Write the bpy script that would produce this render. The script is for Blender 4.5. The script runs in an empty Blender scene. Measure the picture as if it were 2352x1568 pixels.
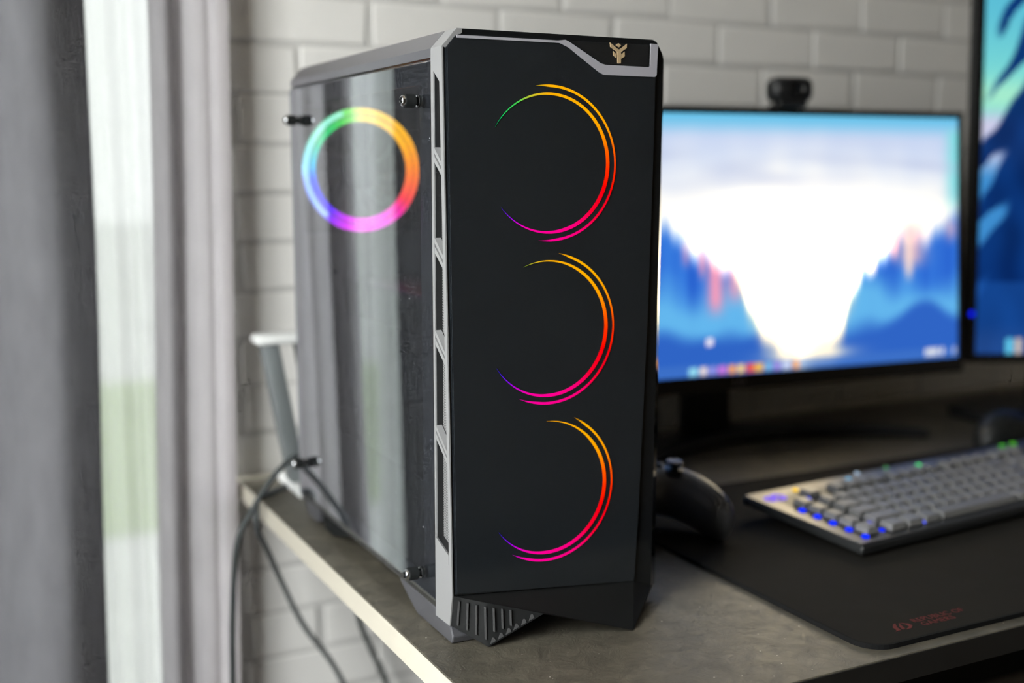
import bpy, bmesh, math, random
from mathutils import Vector, Matrix, noise
from mathutils.geometry import tessellate_polygon
R = math.radians
rnd = random.Random(7)
sc = bpy.context.scene
COL = sc.collection

# ------------------------------------------------------------------ camera, light, exposure
cam = bpy.data.cameras.new('camera')
cam.sensor_width = 36.0
cam.lens = 2680.0 / 2352.0 * 36.0
cam.clip_start = 0.02
co = bpy.data.objects.new('camera', cam)
COL.objects.link(co)
co.location = (0, 0, 0.345)
co.rotation_euler = (R(90 - 8.4), 0, R(-27.0))
cam.dof.use_dof = True
cam.dof.focus_distance = 0.835
cam.dof.aperture_fstop = 2.7
cam.dof.aperture_blades = 0
sc.camera = co

sc.view_settings.view_transform = 'Standard'
sc.view_settings.look = 'None'
sc.view_settings.gamma = 1.0
sc.view_settings.use_curve_mapping = False
sc.view_settings.exposure = 0.0
sc.cycles.use_denoising = True
sc.cycles.max_bounces = 5
sc.cycles.diffuse_bounces = 3
sc.cycles.glossy_bounces = 3
sc.cycles.transmission_bounces = 4
sc.cycles.transparent_max_bounces = 10
sc.cycles.use_adaptive_sampling = True
sc.cycles.adaptive_threshold = 0.1
sc.cycles.adaptive_min_samples = 12
sc.cycles.sample_clamp_indirect = 6.0

SKY = 14.5
w = bpy.data.worlds.new('overcast_sky')
sc.world = w
w.use_nodes = True
wn, wl = w.node_tree.nodes, w.node_tree.links
wn.clear()
wo = wn.new('ShaderNodeOutputWorld'); wb = wn.new('ShaderNodeBackground')
wb.inputs[0].default_value = (0.97, 0.98, 1.0, 1); wb.inputs[1].default_value = SKY
wl.new(wb.outputs[0], wo.inputs[0])

# room: x -0.50..2.7, y -2.1..1.30, z -0.75..1.70   (z = 0 is the desk top)
RX0, RX1, RY0, RY1, RZ0, RZ1 = -0.50, 2.7, -2.1, 1.30, -0.75, 1.70
W1 = (-0.42, 0.290, -0.45, 1.35)      # window in the back wall: x0 x1 z0 z1
W2 = (-0.05, 0.74, -0.35, 1.45)       # window in the left wall: y0 y1 z0 z1

def portal(name, loc, rot, sx, sy):
    l = bpy.data.lights.new(name, 'AREA'); l.shape = 'RECTANGLE'; l.size = sx; l.size_y = sy
    l.energy = 1.0; l.cycles.is_portal = True
    o = bpy.data.objects.new(name, l); COL.objects.link(o); o.location = loc; o.rotation_euler = rot
portal('window_portal', ((W1[0]+W1[1])/2, RY1+0.16, (W1[2]+W1[3])/2), (R(-90), 0, 0), W1[1]-W1[0], W1[3]-W1[2])
portal('window_portal', (RX0-0.16, (W2[0]+W2[1])/2, (W2[2]+W2[3])/2), (0, R(-90), 0), W2[3]-W2[2], W2[1]-W2[0])

# ------------------------------------------------------------------ helpers
def lin(c):
    return tuple(((v/255.0)/12.92 if v/255.0 <= 0.04045 else ((v/255.0+0.055)/1.055)**2.4) for v in c)

def nt(name):
    m = bpy.data.materials.new(name); m.use_nodes = True
    n, l = m.node_tree.nodes, m.node_tree.links
    n.clear()
    out = n.new('ShaderNodeOutputMaterial')
    return m, n, l, out

def pmat(name, col, rough=0.5, metal=0.0, spec=0.5, var=0.12, nscale=30.0, bump=0.0, bscale=200.0, col2=None, coat=0.0, rvar=0.08):
    """principled surface with procedural colour / roughness variation"""
    m, n, l, out = nt(name)
    p = n.new('ShaderNodeBsdfPrincipled')
    tc = n.new('ShaderNodeTexCoord')
    nz = n.new('ShaderNodeTexNoise'); nz.inputs['Scale'].default_value = nscale; nz.inputs['Detail'].default_value = 5
    l.new(tc.outputs['Object'], nz.inputs['Vector'])
    mx = n.new('ShaderNodeMix'); mx.data_type = 'RGBA'
    a = tuple(max(0, c*(1-var)) for c in col)
    b = col2 if col2 else tuple(min(1, c*(1+var)) for c in col)
    mx.inputs[6].default_value = (*a, 1); mx.inputs[7].default_value = (*b, 1)
    l.new(nz.outputs['Fac'], mx.inputs[0]); l.new(mx.outputs[2], p.inputs['Base Color'])
    mr = n.new('ShaderNodeMapRange'); mr.inputs[3].default_value = max(0, rough-rvar); mr.inputs[4].default_value = min(1, rough+rvar)
    l.new(nz.outputs['Fac'], mr.inputs[0]); l.new(mr.outputs[0], p.inputs['Roughness'])
    p.inputs['Metallic'].default_value = metal
    p.inputs['Specular IOR Level'].default_value = spec
    p.inputs['Coat Weight'].default_value = coat
    if bump > 0:
        nb = n.new('ShaderNodeTexNoise'); nb.inputs['Scale'].default_value = bscale; nb.inputs['Detail'].default_value = 4
        l.new(tc.outputs['Object'], nb.inputs['Vector'])
        bp = n.new('ShaderNodeBump'); bp.inputs['Strength'].default_value = bump; bp.inputs['Distance'].default_value = 0.002
        l.new(nb.outputs['Fac'], bp.inputs['Height']); l.new(bp.outputs[0], p.inputs['Normal'])
    l.new(p.outputs[0], out.inputs[0])
    return m

def emat(name, col, strength=1.0):
    m, n, l, out = nt(name)
    e = n.new('ShaderNodeEmission'); e.inputs[0].default_value = (*col, 1); e.inputs[1].default_value = strength
    l.new(e.outputs[0], out.inputs[0]); return m

def emat_attr(name, strength=1.0, gloss=0.0):
    m, n, l, out = nt(name)
    e = n.new('ShaderNodeEmission'); at = n.new('ShaderNodeAttribute'); at.attribute_name = 'Col'
    l.new(at.outputs['Color'], e.inputs[0]); e.inputs[1].default_value = strength
    if gloss < 0: m.cycles.emission_sampling = 'NONE'
    l.new(e.outputs[0], out.inputs[0]); return m

def glassmat(name, tint, ior=1.5, rough=0.0, dust=0.0, coat=0.0):
    m, n, l, out = nt(name)
    t = n.new('ShaderNodeBsdfTransparent'); t.inputs[0].default_value = (*tint, 1)
    g = n.new('ShaderNodeBsdfGlossy'); g.inputs['Roughness'].default_value = rough; g.inputs[0].default_value = (0.93, 0.965, 1, 1)
    f = n.new('ShaderNodeFresnel'); f.inputs[0].default_value = ior
    mx = n.new('ShaderNodeMixShader')
    gm = n.new('ShaderNodeNewGeometry'); ib = n.new('ShaderNodeMath'); ib.operation = 'SUBTRACT'; ib.inputs[0].default_value = 1.0
    l.new(gm.outputs['Backfacing'], ib.inputs[1])
    fm = n.new('ShaderNodeMath'); fm.operation = 'MULTIPLY'; l.new(f.outputs[0], fm.inputs[0]); l.new(ib.outputs[0], fm.inputs[1])
    ad = n.new('ShaderNodeMath'); ad.operation = 'MULTIPLY_ADD'; l.new(ib.outputs[0], ad.inputs[0]); ad.inputs[1].default_value = coat; l.new(fm.outputs[0], ad.inputs[2])
    l.new(ad.outputs[0], mx.inputs[0]); l.new(t.outputs[0], mx.inputs[1]); l.new(g.outputs[0], mx.inputs[2])
    last = mx
    if dust > 0:
        tc = n.new('ShaderNodeTexCoord')
        v = n.new('ShaderNodeTexVoronoi'); v.inputs['Scale'].default_value = 110
        l.new(tc.outputs['Object'], v.inputs['Vector'])
        nz = n.new('ShaderNodeTexNoise'); nz.inputs['Scale'].default_value = 22
        l.new(tc.outputs['Object'], nz.inputs['Vector'])
        a = n.new('ShaderNodeMapRange'); a.inputs[1].default_value = 0.10; a.inputs[2].default_value = 0.05
        l.new(v.outputs['Distance'], a.inputs[0])
        b = n.new('ShaderNodeMapRange'); b.inputs[1].default_value = 0.58; b.inputs[2].default_value = 0.68
        l.new(nz.outputs['Fac'], b.inputs[0])
        mu = n.new('ShaderNodeMath'); mu.operation = 'MULTIPLY'; l.new(a.outputs[0], mu.inputs[0]); l.new(b.outputs[0], mu.inputs[1])
        m3 = n.new('ShaderNodeMath'); m3.operation = 'MULTIPLY_ADD'; l.new(mu.outputs[0], m3.inputs[0]); m3.inputs[1].default_value = 0.7; m3.inputs[2].default_value = dust
        d = n.new('ShaderNodeBsdfDiffuse'); d.inputs[0].default_value = (0.75, 0.77, 0.8, 1)
        m2 = n.new('ShaderNodeMixShader'); l.new(m3.outputs[0], m2.inputs[0]); l.new(mx.outputs[0], m2.inputs[1]); l.new(d.outputs[0], m2.inputs[2])
        last = m2
    l.new(last.outputs[0], out.inputs[0])
    return m

def clothmat(name, col, trans, tfrac, see=0.0, scale=900.0):
    m, n, l, out = nt(name)
    tc = n.new('ShaderNodeTexCoord')
    mp = n.new('ShaderNodeMapping'); mp.inputs['Scale'].default_value = (1, 1, 0.35)
    l.new(tc.outputs['Object'], mp.inputs[0])
    nz = n.new('ShaderNodeTexNoise'); nz.inputs['Scale'].default_value = 60; nz.inputs['Detail'].default_value = 8
    l.new(mp.outputs[0], nz.inputs['Vector'])
    mx = n.new('ShaderNodeMix'); mx.data_type = 'RGBA'
    mx.inputs[6].default_value = (*[c*0.8 for c in col], 1); mx.inputs[7].default_value = (*[min(1, c*1.2) for c in col], 1)
    l.new(nz.outputs['Fac'], mx.inputs[0])
    d = n.new('ShaderNodeBsdfDiffuse'); l.new(mx.outputs[2], d.inputs[0])
    t = n.new('ShaderNodeBsdfTranslucent'); t.inputs[0].default_value = (*trans, 1)
    wv = n.new('ShaderNodeTexNoise'); wv.inputs['Scale'].default_value = scale
    l.new(tc.outputs['Object'], wv.inputs['Vector'])
    bp = n.new('ShaderNodeBump'); bp.inputs['Strength'].default_value = 0.25; bp.inputs['Distance'].default_value = 0.001
    l.new(wv.outputs['Fac'], bp.inputs['Height']); l.new(bp.outputs[0], d.inputs['Normal'])
    ms = n.new('ShaderNodeMixShader'); ms.inputs[0].default_value = tfrac
    l.new(d.outputs[0], ms.inputs[1]); l.new(t.outputs[0], ms.inputs[2])
    last = ms
    if see > 0:
        tr = n.new('ShaderNodeBsdfTransparent')
        m2 = n.new('ShaderNodeMixShader'); m2.inputs[0].default_value = see
        l.new(ms.outputs[0], m2.inputs[1]); l.new(tr.outputs[0], m2.inputs[2]); last = m2
    l.new(last.outputs[0], out.inputs[0])
    return m

# --- bmesh builders
def NB(): return bmesh.new()

def box(bm, x0, x1, y0, y1, z0, z1, bev=0.0, seg=2):
    b = bmesh.new()
    bmesh.ops.create_cube(b, size=1.0)
    for v in b.verts:
        v.co = Vector(((x0+x1)/2 + v.co.x*(x1-x0), (y0+y1)/2 + v.co.y*(y1-y0), (z0+z1)/2 + v.co.z*(z1-z0)))
    if bev > 0:
        bmesh.ops.bevel(b, geom=list(b.edges), offset=bev, segments=seg, profile=0.5, affect='EDGES')
    merge(bm, b)
    return bm

def merge(bm, b):
    me = bpy.data.meshes.new('tmp'); b.to_mesh(me); b.free()
    bm.from_mesh(me); bpy.data.meshes.remove(me)

def prism(bm, poly, a0, a1, axis, bev=0.0, holes=()):
    """extrude a 2-D polygon (with holes) along axis; poly coords are the two other axes in xyz order"""
    loops = [[Vector((p[0], p[1], 0)) for p in poly]] + [[Vector((p[0], p[1], 0)) for p in h] for h in holes]
    flat = [p for lp in loops for p in lp]
    tris = tessellate_polygon(loops)
    def mk(p, a):
        if axis == 0: return Vector((a, p.x, p.y))
        if axis == 1: return Vector((p.x, a, p.y))
        return Vector((p.x, p.y, a))
    b = bmesh.new()
    v0 = [b.verts.new(mk(p, a0)) for p in flat]; v1 = [b.verts.new(mk(p, a1)) for p in flat]
    if len(loops) == 1:
        b.faces.new(v0); b.faces.new(list(reversed(v1)))
    else:
        for t in tris:
            b.faces.new([v0[i] for i in t]); b.faces.new([v1[i] for i in reversed(t)])
    k = 0
    for lp in loops:
        n = len(lp)
        for i in range(n):
            j = (i+1) % n
            b.faces.new((v0[k+i], v0[k+j], v1[k+j], v1[k+i]))
        k += n
    bmesh.ops.recalc_face_normals(b, faces=list(b.faces))
    if bev > 0:
        ed = [e for e in b.edges if len(e.link_faces) == 2 and e.calc_face_angle(0) > 0.3]
        bmesh.ops.bevel(b, geom=ed, offset=bev, segments=2, profile=0.5, affect='EDGES')
    merge(bm, b)
    return bm

def tris(bm, verts, faces):
    vs = [bm.verts.new(v) for v in verts]
    for f in faces: bm.faces.new([vs[i] for i in f])
    bmesh.ops.recalc_face_normals(bm, faces=list(bm.faces))
    return bm

def catmull(pts, n=8):
    P = [Vector(p) for p in pts]
    P = [P[0]*2-P[1]] + P + [P[-1]*2-P[-2]]
    out = []
    for i in range(1, len(P)-2):
        p0, p1, p2, p3 = P[i-1], P[i], P[i+1], P[i+2]
        for k in range(n):
            t = k/n
            out.append(0.5*((2*p1)+(-p0+p2)*t+(2*p0-5*p1+4*p2-p3)*t*t+(-p0+3*p1-3*p2+p3)*t**3))
    out.append(P[-2])
    return out

def tube(bm, pts, r, seg=10, smooth=8):
    path = catmull(pts, smooth) if smooth else [Vector(p) for p in pts]
    rings = []; up = Vector((0, 0, 1)); prev = None
    for i, p in enumerate(path):
        t = (path[min(i+1, len(path)-1)] - path[max(i-1, 0)]).normalized()
        if prev is None:
            a = t.cross(up)
            if a.length < 1e-3: a = t.cross(Vector((1, 0, 0)))
            a.normalize()
        else:
            a = (prev - t*prev.dot(t)).normalized()
        prev = a; b = t.cross(a)
        rr = r(i/(len(path)-1)) if callable(r) else r
        rings.append([bm.verts.new(p + (a*math.cos(2*math.pi*k/seg)+b*math.sin(2*math.pi*k/seg))*rr) for k in range(seg)])
    for i in range(len(rings)-1):
        for k in range(seg):
            bm.faces.new((rings[i][k], rings[i][(k+1) % seg], rings[i+1][(k+1) % seg], rings[i+1][k]))
    bm.faces.new(list(reversed(rings[0]))); bm.faces.new(rings[-1])
    bmesh.ops.recalc_face_normals(bm, faces=list(bm.faces))
    return bm

def lathe(bm, prof, origin, axis, seg=24):
    """prof: (r, h) along axis vector from origin"""
    ax = Vector(axis).normalized(); o = Vector(origin)
    a = ax.orthogonal().normalized(); b = ax.cross(a)
    rings = []
    for r, h in prof:
        if r < 1e-6: rings.append([bm.verts.new(o+ax*h)])
        else: rings.append([bm.verts.new(o+ax*h+(a*math.cos(2*math.pi*k/seg)+b*math.sin(2*math.pi*k/seg))*r) for k in range(seg)])
    for i in range(len(rings)-1):
        A, B = rings[i], rings[i+1]
        for k in range(seg):
            j = (k+1) % seg
            if len(A) == 1 and len(B) > 1: bm.faces.new((A[0], B[k], B[j]))
            elif len(B) == 1 and len(A) > 1: bm.faces.new((A[k], A[j], B[0]))
            elif len(A) > 1: bm.faces.new((A[k], A[j], B[j], B[k]))
    bmesh.ops.recalc_face_normals(bm, faces=list(bm.faces))
    return bm

def link(name, me, mat, parent=None):
    if mat and not me.materials: me.materials.append(mat)
    o = bpy.data.objects.new(name, me); COL.objects.link(o)
    if parent: o.parent = parent
    return o

def root_of(o):
    while o.parent: o = o.parent
    return o

def obj(name, bm, mat, parent=None, world=True, smooth=False, ang=35):
    """one mesh object; world=True: coordinates are world coordinates and are brought into the parent's frame"""
    if parent is not None and world:
        r = root_of(parent)
        M = Matrix.LocRotScale(r.location, r.rotation_euler, None).inverted()
        bmesh.ops.transform(bm, matrix=M, verts=bm.verts)
    if smooth:
        for f in bm.faces: f.smooth = True
        for e in bm.edges:
            if len(e.link_faces) == 2 and e.calc_face_angle(0) > R(ang): e.smooth = False
    me = bpy.data.meshes.new(name); bm.to_mesh(me); bm.free()
    return link(name, me, mat, parent)

def tag(o, label, cat, group=None):
    o['label'] = label; o['category'] = cat
    if group: o['group'] = group
    return o

def thing(name, label, cat, loc=(0, 0, 0), rot=(0, 0, 0), group=None):
    o = bpy.data.objects.new(name, None); COL.objects.link(o)
    o.empty_display_size = 0.02
    o.location = loc; o.rotation_euler = rot
    return tag(o, label, cat, group)

def structure(o, label=None):
    o['kind'] = 'structure'
    if label: o['label'] = label
    return o

def text_mesh(body, size, spacing=1.0):
    cu = bpy.data.curves.new('txt', 'FONT'); cu.body = body; cu.size = size; cu.extrude = 0.00006; cu.space_character = spacing
    o = bpy.data.objects.new('txt', cu); COL.objects.link(o)
    dg = bpy.context.evaluated_depsgraph_get()
    me = bpy.data.meshes.new_from_object(o.evaluated_get(dg))
    bpy.data.objects.remove(o); bpy.data.curves.remove(cu)
    b = bmesh.new(); b.from_mesh(me); bpy.data.meshes.remove(me)
    return b

# ------------------------------------------------------------------ materials
M = {}
M['brick'] = pmat('painted_brick', (0.80, 0.785, 0.75), 0.75, var=0.06, nscale=9, bump=0.5, bscale=90)
M['mortar'] = pmat('painted_mortar', (0.60, 0.59, 0.565), 0.85, var=0.06, nscale=20, bump=0.4, bscale=150)
M['plaster'] = pmat('plaster', (0.27, 0.21, 0.145), 0.9, var=0.05, nscale=4, bump=0.1)
M['ceiling'] = pmat('ceiling_paint', (0.55, 0.47, 0.36), 0.9, var=0.03)
M['floor'] = pmat('wood_floor', (0.05, 0.032, 0.02), 0.6, var=0.3, nscale=6)
M['white_frame'] = pmat('white_window_frame', (0.8, 0.8, 0.79), 0.4, var=0.03)
M['pane'] = glassmat('window_glass', (0.97, 0.98, 0.97), 1.45)
M['lawn'] = pmat('lawn', (0.20, 0.30, 0.05), 0.9, var=0.3, nscale=5)
M['paving'] = pmat('pale_paving', (0.6, 0.6, 0.58), 0.9, var=0.1, nscale=3)
M['curtain'] = clothmat('shaded_curtain_cloth', (0.18, 0.18, 0.192), (0.20, 0.185, 0.20), 0.10)  # same grey cloth as the other panel, darkened for its shade
M['curtain_lit'] = clothmat('lit_curtain_cloth', (0.40, 0.39, 0.40), (0.50, 0.46, 0.475), 0.36)  # paler copy of the grey cloth for the panel in brighter light
M['sheer'] = clothmat('sheer_voile', (0.42, 0.43, 0.44), (0.16, 0.165, 0.16), 0.5, see=0.035)
M['cream'] = pmat('cream_edge', (0.50, 0.465, 0.385), 0.55, var=0.05, nscale=60)
M['shaded_edge'] = pmat('shadowed_edge', (0.012, 0.011, 0.009), 0.6)
M['black'] = pmat('black_plastic', (0.012, 0.0125, 0.013), 0.45, var=0.15, bump=0.05, bscale=1500)
M['black_gloss'] = pmat('black_gloss_plastic', (0.008, 0.009, 0.010), 0.07, rvar=0.02)
M['front_glass'] = pmat('black_front_glass', (0.015, 0.018, 0.021), 0.13, rvar=0.02, spec=0.7)
M['steel'] = pmat('dark_painted_steel', (0.32, 0.32, 0.345), 0.28, metal=0.8, var=0.03, nscale=14, rvar=0.015)
M['inner'] = pmat('inner_black_steel', (0.03, 0.031, 0.034), 0.32, metal=0.2, var=0.1)
M['silver'] = pmat('satin_silver_plastic', (0.35, 0.35, 0.35), 0.38, metal=0.35, var=0.04, nscale=120)
M['foot'] = pmat('grey_base_plastic', (0.085, 0.085, 0.092), 0.42, metal=0.2, var=0.08)
M['side_glass'] = glassmat('tinted_side_glass', (0.60, 0.62, 0.66), 1.6, 0.004, dust=0.008, coat=0.32)
M['led_off'] = pmat('frosted_light_strip', (0.36, 0.35, 0.38), 0.45, var=0.05)
M['gold'] = pmat('gold_emblem', (0.55, 0.40, 0.23), 0.45, metal=0.2, var=0.08)
M['chrome'] = pmat('chrome', (0.75, 0.76, 0.78), 0.18, metal=1.0, var=0.03)
M['rubber'] = pmat('black_rubber', (0.010, 0.011, 0.011), 0.7, spec=0.15)
M['cable'] = pmat('black_cable', (0.022, 0.028, 0.028), 0.45)
M['grey_cable'] = pmat('grey_cable', (0.07, 0.078, 0.08), 0.5)
M['white_plastic'] = pmat('white_plastic', (0.78, 0.79, 0.77), 0.3, var=0.03)
M['grey_alu'] = pmat('grey_aluminium', (0.22, 0.24, 0.245), 0.45, metal=0.4, var=0.05)
M['mat'] = pmat('black_cloth_mat', (0.013, 0.0115, 0.0085), 0.9, spec=0.2, var=0.12, nscale=40, bump=0.2, bscale=2500)
M['mat_edge'] = pmat('stitched_mat_edge', (0.006, 0.006, 0.006), 0.9, spec=0.2, var=0.2, nscale=900)
M['red_print'] = pmat('red_print', (0.11, 0.006, 0.005), 0.8)
M['kb_plate'] = pmat('brushed_keyboard_plate', (0.16, 0.155, 0.15), 0.36, metal=0.75, var=0.08, nscale=120)
M['kb_side'] = pmat('keyboard_side', (0.02, 0.021, 0.021), 0.4)
M['key'] = pmat('keycap', (0.20, 0.198, 0.195), 0.36, var=0.1)  # lightened, the screen's reflection on the key tops is in this colour
M['pad_body'] = pmat('controller_shell', (0.11, 0.112, 0.118), 0.36, var=0.06)
M['pad_dark'] = pmat('controller_dark', (0.012, 0.014, 0.014), 0.45)
M['arc'] = emat_attr('rainbow_light', 1.0, -1)
M['ring'] = emat_attr('ring_light', 6.0)
M['screen'] = emat_attr('screen_picture', 1.0)
M['blue_glow'] = emat('blue_glow', lin((5, 30, 255)), 1.6)
M['skirt'] = pmat('black_skirt_plastic', (0.007, 0.0075, 0.0075), 0.55, spec=0.3)
M['frame_lit'] = pmat('lit_steel_frame', (0.16, 0.165, 0.175), 0.4, metal=0.3)  # black frame steel, lightened for the light falling through the glass
M['rib'] = pmat('highlit_rib_plastic', (0.06, 0.06, 0.06), 0.4)  # paler than the skirt, highlights on the rib edges are in the colour
M['pcb'] = pmat('circuit_board', (0.012, 0.016, 0.014), 0.5, var=0.3, nscale=300)

def slate():
    m, n, l, out = nt('slate_laminate')
    p = n.new('ShaderNodeBsdfPrincipled'); tc = n.new('ShaderNodeTexCoord')
    def nz(s, d, rough=0.6, dist=0.0):
        a = n.new('ShaderNodeTexNoise'); a.inputs['Scale'].default_value = s; a.inputs['Detail'].default_value = d
        a.inputs['Roughness'].default_value = rough; a.inputs['Distortion'].default_value = dist
        l.new(tc.outputs['Object'], a.inputs['Vector']); return a
    a = nz(14, 10, 0.65, 0.6); b = nz(70, 8, 0.7, 0.8)
    mx = n.new('ShaderNodeMix'); mx.data_type = 'FLOAT'; mx.inputs[0].default_value = 0.5
    l.new(a.outputs['Fac'], mx.inputs[2]); l.new(b.outputs['Fac'], mx.inputs[3])
    cr = n.new('ShaderNodeValToRGB')
    e = cr.color_ramp.elements
    e[0].position = 0.32; e[0].color = (0.056, 0.051, 0.039, 1)
    e[1].position = 0.72; e[1].color = (0.175, 0.157, 0.117, 1)
    e2 = cr.color_ramp.elements.new(0.52); e2.color = (0.105, 0.094, 0.071, 1)
    l.new(mx.outputs[0], cr.inputs[0])
    # dust specks
    v = n.new('ShaderNodeTexVoronoi'); v.inputs['Scale'].default_value = 160; l.new(tc.outputs['Object'], v.inputs['Vector'])
    mr = n.new('ShaderNodeMapRange'); mr.inputs[1].default_value = 0.11; mr.inputs[2].default_value = 0.06; l.new(v.outputs['Distance'], mr.inputs[0])
    vc = n.new('ShaderNodeSeparateColor'); l.new(v.outputs['Color'], vc.inputs[0])
    gt = n.new('ShaderNodeMath'); gt.operation = 'GREATER_THAN'; gt.inputs[1].default_value = 0.86; l.new(vc.outputs[0], gt.inputs[0])
    mu = n.new('ShaderNodeMath'); mu.operation = 'MULTIPLY'; l.new(mr.outputs[0], mu.inputs[0]); l.new(gt.outputs[0], mu.inputs[1])
    c2 = n.new('ShaderNodeMix'); c2.data_type = 'RGBA'; l.new(mu.outputs[0], c2.inputs[0]); l.new(cr.outputs[0], c2.inputs[6])
    c2.inputs[7].default_value = (0.62, 0.58, 0.5, 1)
    l.new(c2.outputs[2], p.inputs['Base Color'])
    p.inputs['Roughness'].default_value = 0.42; p.inputs['Specular IOR Level'].default_value = 0.5
    bp = n.new('ShaderNodeBump'); bp.inputs['Strength'].default_value = 0.45; bp.inputs['Distance'].default_value = 0.002
    l.new(b.outputs['Fac'], bp.inputs['Height']); l.new(bp.outputs[0], p.inputs['Normal'])
    l.new(p.outputs[0], out.inputs[0])
    return m
M['slate'] = slate()

def meshmat():
    m, n, l, out = nt('perforated_mesh')
    p = n.new('ShaderNodeBsdfPrincipled'); tc = n.new('ShaderNodeTexCoord')
    sx = n.new('ShaderNodeSeparateXYZ'); l.new(tc.outputs['Object'], sx.inputs[0])
    pl_ = n.new('ShaderNodeMath'); pl_.operation = 'ADD'; l.new(sx.outputs[1], pl_.inputs[0]); l.new(sx.outputs[2], pl_.inputs[1])
    mi_ = n.new('ShaderNodeMath'); mi_.operation = 'SUBTRACT'; l.new(sx.outputs[1], mi_.inputs[0]); l.new(sx.outputs[2], mi_.inputs[1])
    cb = n.new('ShaderNodeCombineXYZ'); l.new(pl_.outputs[0], cb.inputs[0]); l.new(mi_.outputs[0], cb.inputs[1])
    v = n.new('ShaderNodeTexVoronoi'); v.voronoi_dimensions = '2D'; v.inputs['Scale'].default_value = 520; v.inputs['Randomness'].default_value = 0.0
    l.new(cb.outputs[0], v.inputs['Vector'])
    cr = n.new('ShaderNodeValToRGB'); e = cr.color_ramp.elements
    e[0].position = 0.30; e[0].color = (0.55, 0.55, 0.55, 1); e[1].position = 0.42; e[1].color = (0.01, 0.01, 0.01, 1)
    l.new(v.outputs['Distance'], cr.inputs[0]); l.new(cr.outputs[0], p.inputs['Base Color'])
    p.inputs['Roughness'].default_value = 0.35; p.inputs['Metallic'].default_value = 0.3
    l.new(p.outputs[0], out.inputs[0]); return m
M['mesh'] = meshmat()

# ------------------------------------------------------------------ the room
T = 0.14
b = NB(); box(b, RX0-T, RX1+T, RY0-T, RY1+T, RZ0-0.1, RZ0); structure(obj('floor', b, M['floor']))
b = NB(); box(b, RX0-T, RX1+T, RY0-T, RY1+T, RZ1, RZ1+0.1); structure(obj('ceiling', b, M['ceiling']))
b = NB(); box(b, RX1, RX1+T, RY0, RY1+T, RZ0, RZ1); structure(obj('wall_right', b, M['plaster']))
b = NB(); box(b, RX0-T, RX1+T, RY0-T, RY0, RZ0, RZ1); structure(obj('wall_front', b, M['plaster']))
b = NB()
prism(b, [(RY0, RZ0), (RY1+T, RZ0), (RY1+T, RZ1), (RY0, RZ1)], RX0-T, RX0, 0,
      holes=[[(W2[0], W2[2]), (W2[1], W2[2]), (W2[1], W2[3]), (W2[0], W2[3])]])
structure(obj('wall_left', b, M['plaster']))
b = NB()
prism(b, [(RX0-T, RZ0), (RX1+T, RZ0), (RX1+T, RZ1), (RX0-T, RZ1)], RY1, RY1+T, 1,
      holes=[[(W1[0], W1[2]), (W1[1], W1[2]), (W1[1], W1[3]), (W1[0], W1[3])]])
wall_back = structure(obj('wall_back', b, M['mortar']), 'white painted brick wall')

# bricks: each its own piece, mesh data shared between a few uneven shapes
PX, PZ = 0.163, 0.0545
def brick_mesh(lx, lz, seed):
    bm = NB(); box(bm, -lx/2, lx/2, -0.0020, 0.012, -lz/2, lz/2, 0.0019, 2)
    for v in bm.verts:
        v.co += Vector((noise.noise(v.co*30+Vector((seed*7, 0, 0)))*0.003, noise.noise(v.co*25+Vector((0, seed*5, 0)))*0.0008,
                        noise.noise(v.co*30+Vector((0, 0, seed*3)))*0.0025))
    for f in bm.faces: f.smooth = f.calc_area() < 0.0008
    me = bpy.data.meshes.new('brick'); bm.to_mesh(me); bm.free(); me.materials.append(M['brick']); return me
full = [brick_mesh(PX-0.0055, PZ-0.005, k) for k in range(5)]
half = [brick_mesh(PX/2-0.0055, PZ-0.005, k+9) for k in range(3)]
for k in range(-16, 5):
    z = 0.482 + PZ*k + PZ/2
    off = 0.154 if k % 2 == 0 else 0.0725
    for i in range(0, 11):
        x = off + PX*i + PX/2 + 0.006*math.sin(k*2.3)
        if x - PX/2 < 0.298:
            if x < 0.298: continue
            me = half[(i+k) % 3]; x = x + PX/4
        else: me = full[(i*3+k*7) % 5]
        o = link('brick', me, None, wall_back)
        o.location = (x + rnd.uniform(-.002, .002), RY1 + rnd.uniform(-.0006, .0006), z + rnd.uniform(-.001, .001))
        o.rotation_euler = (rnd.uniform(-.003, .003), rnd.uniform(-.006, .006), rnd.uniform(-.0018, .0018))

# windows
def window(name, along, a0, a1, z0, z1, depth, nm, rails=()):
    r = bpy.data.objects.new(name, None); COL.objects.link(r); r['kind'] = 'structure'
    fw = 0.035
    def bx(x0, x1, za, zb, d=0.05, nm='frame', mat='white_frame', bev=0.004, dd=0):
        b = NB()
        if along == 'x': box(b, x0, x1, depth+dd, depth+dd+d, za, zb, bev)
        else: box(b, depth-d-dd, depth-dd, x0, x1, za, zb, bev)
        return obj(nm, b, M[mat], r)
    bx(a0, a0+fw, z0, z1); bx(a1-fw, a1, z0, z1); bx(a0+fw, a1-fw, z0, z0+fw); bx(a0+fw, a1-fw, z1-fw, z1)
    for mcoord in nm: bx(mcoord-0.009, mcoord+0.009, z0+fw, z1-fw, nm='mullion')
    for rz in rails: bx(a0+fw, a1-fw, rz-0.02, rz+0.02, nm='rail', d=0.04)
    edges = [a0+fw] + [m for m in nm] + [a1-fw]
    for i in range(len(edges)-1):
        bx(edges[i], edges[i+1], z0+fw, z1-fw, d=0.004, nm='pane', mat='pane', bev=0, dd=0.02)
    return r
window('window_1', 'x', W1[0], W1[1], W1[2], W1[3], RY1+0.05, (0.132, -0.12))  # first mullion is unseen, added to darken a stripe in the side-glass reflection
window('window_2', 'y', W2[0], W2[1], W2[2], W2[3], RX0-0.05, (0.34,))

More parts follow.
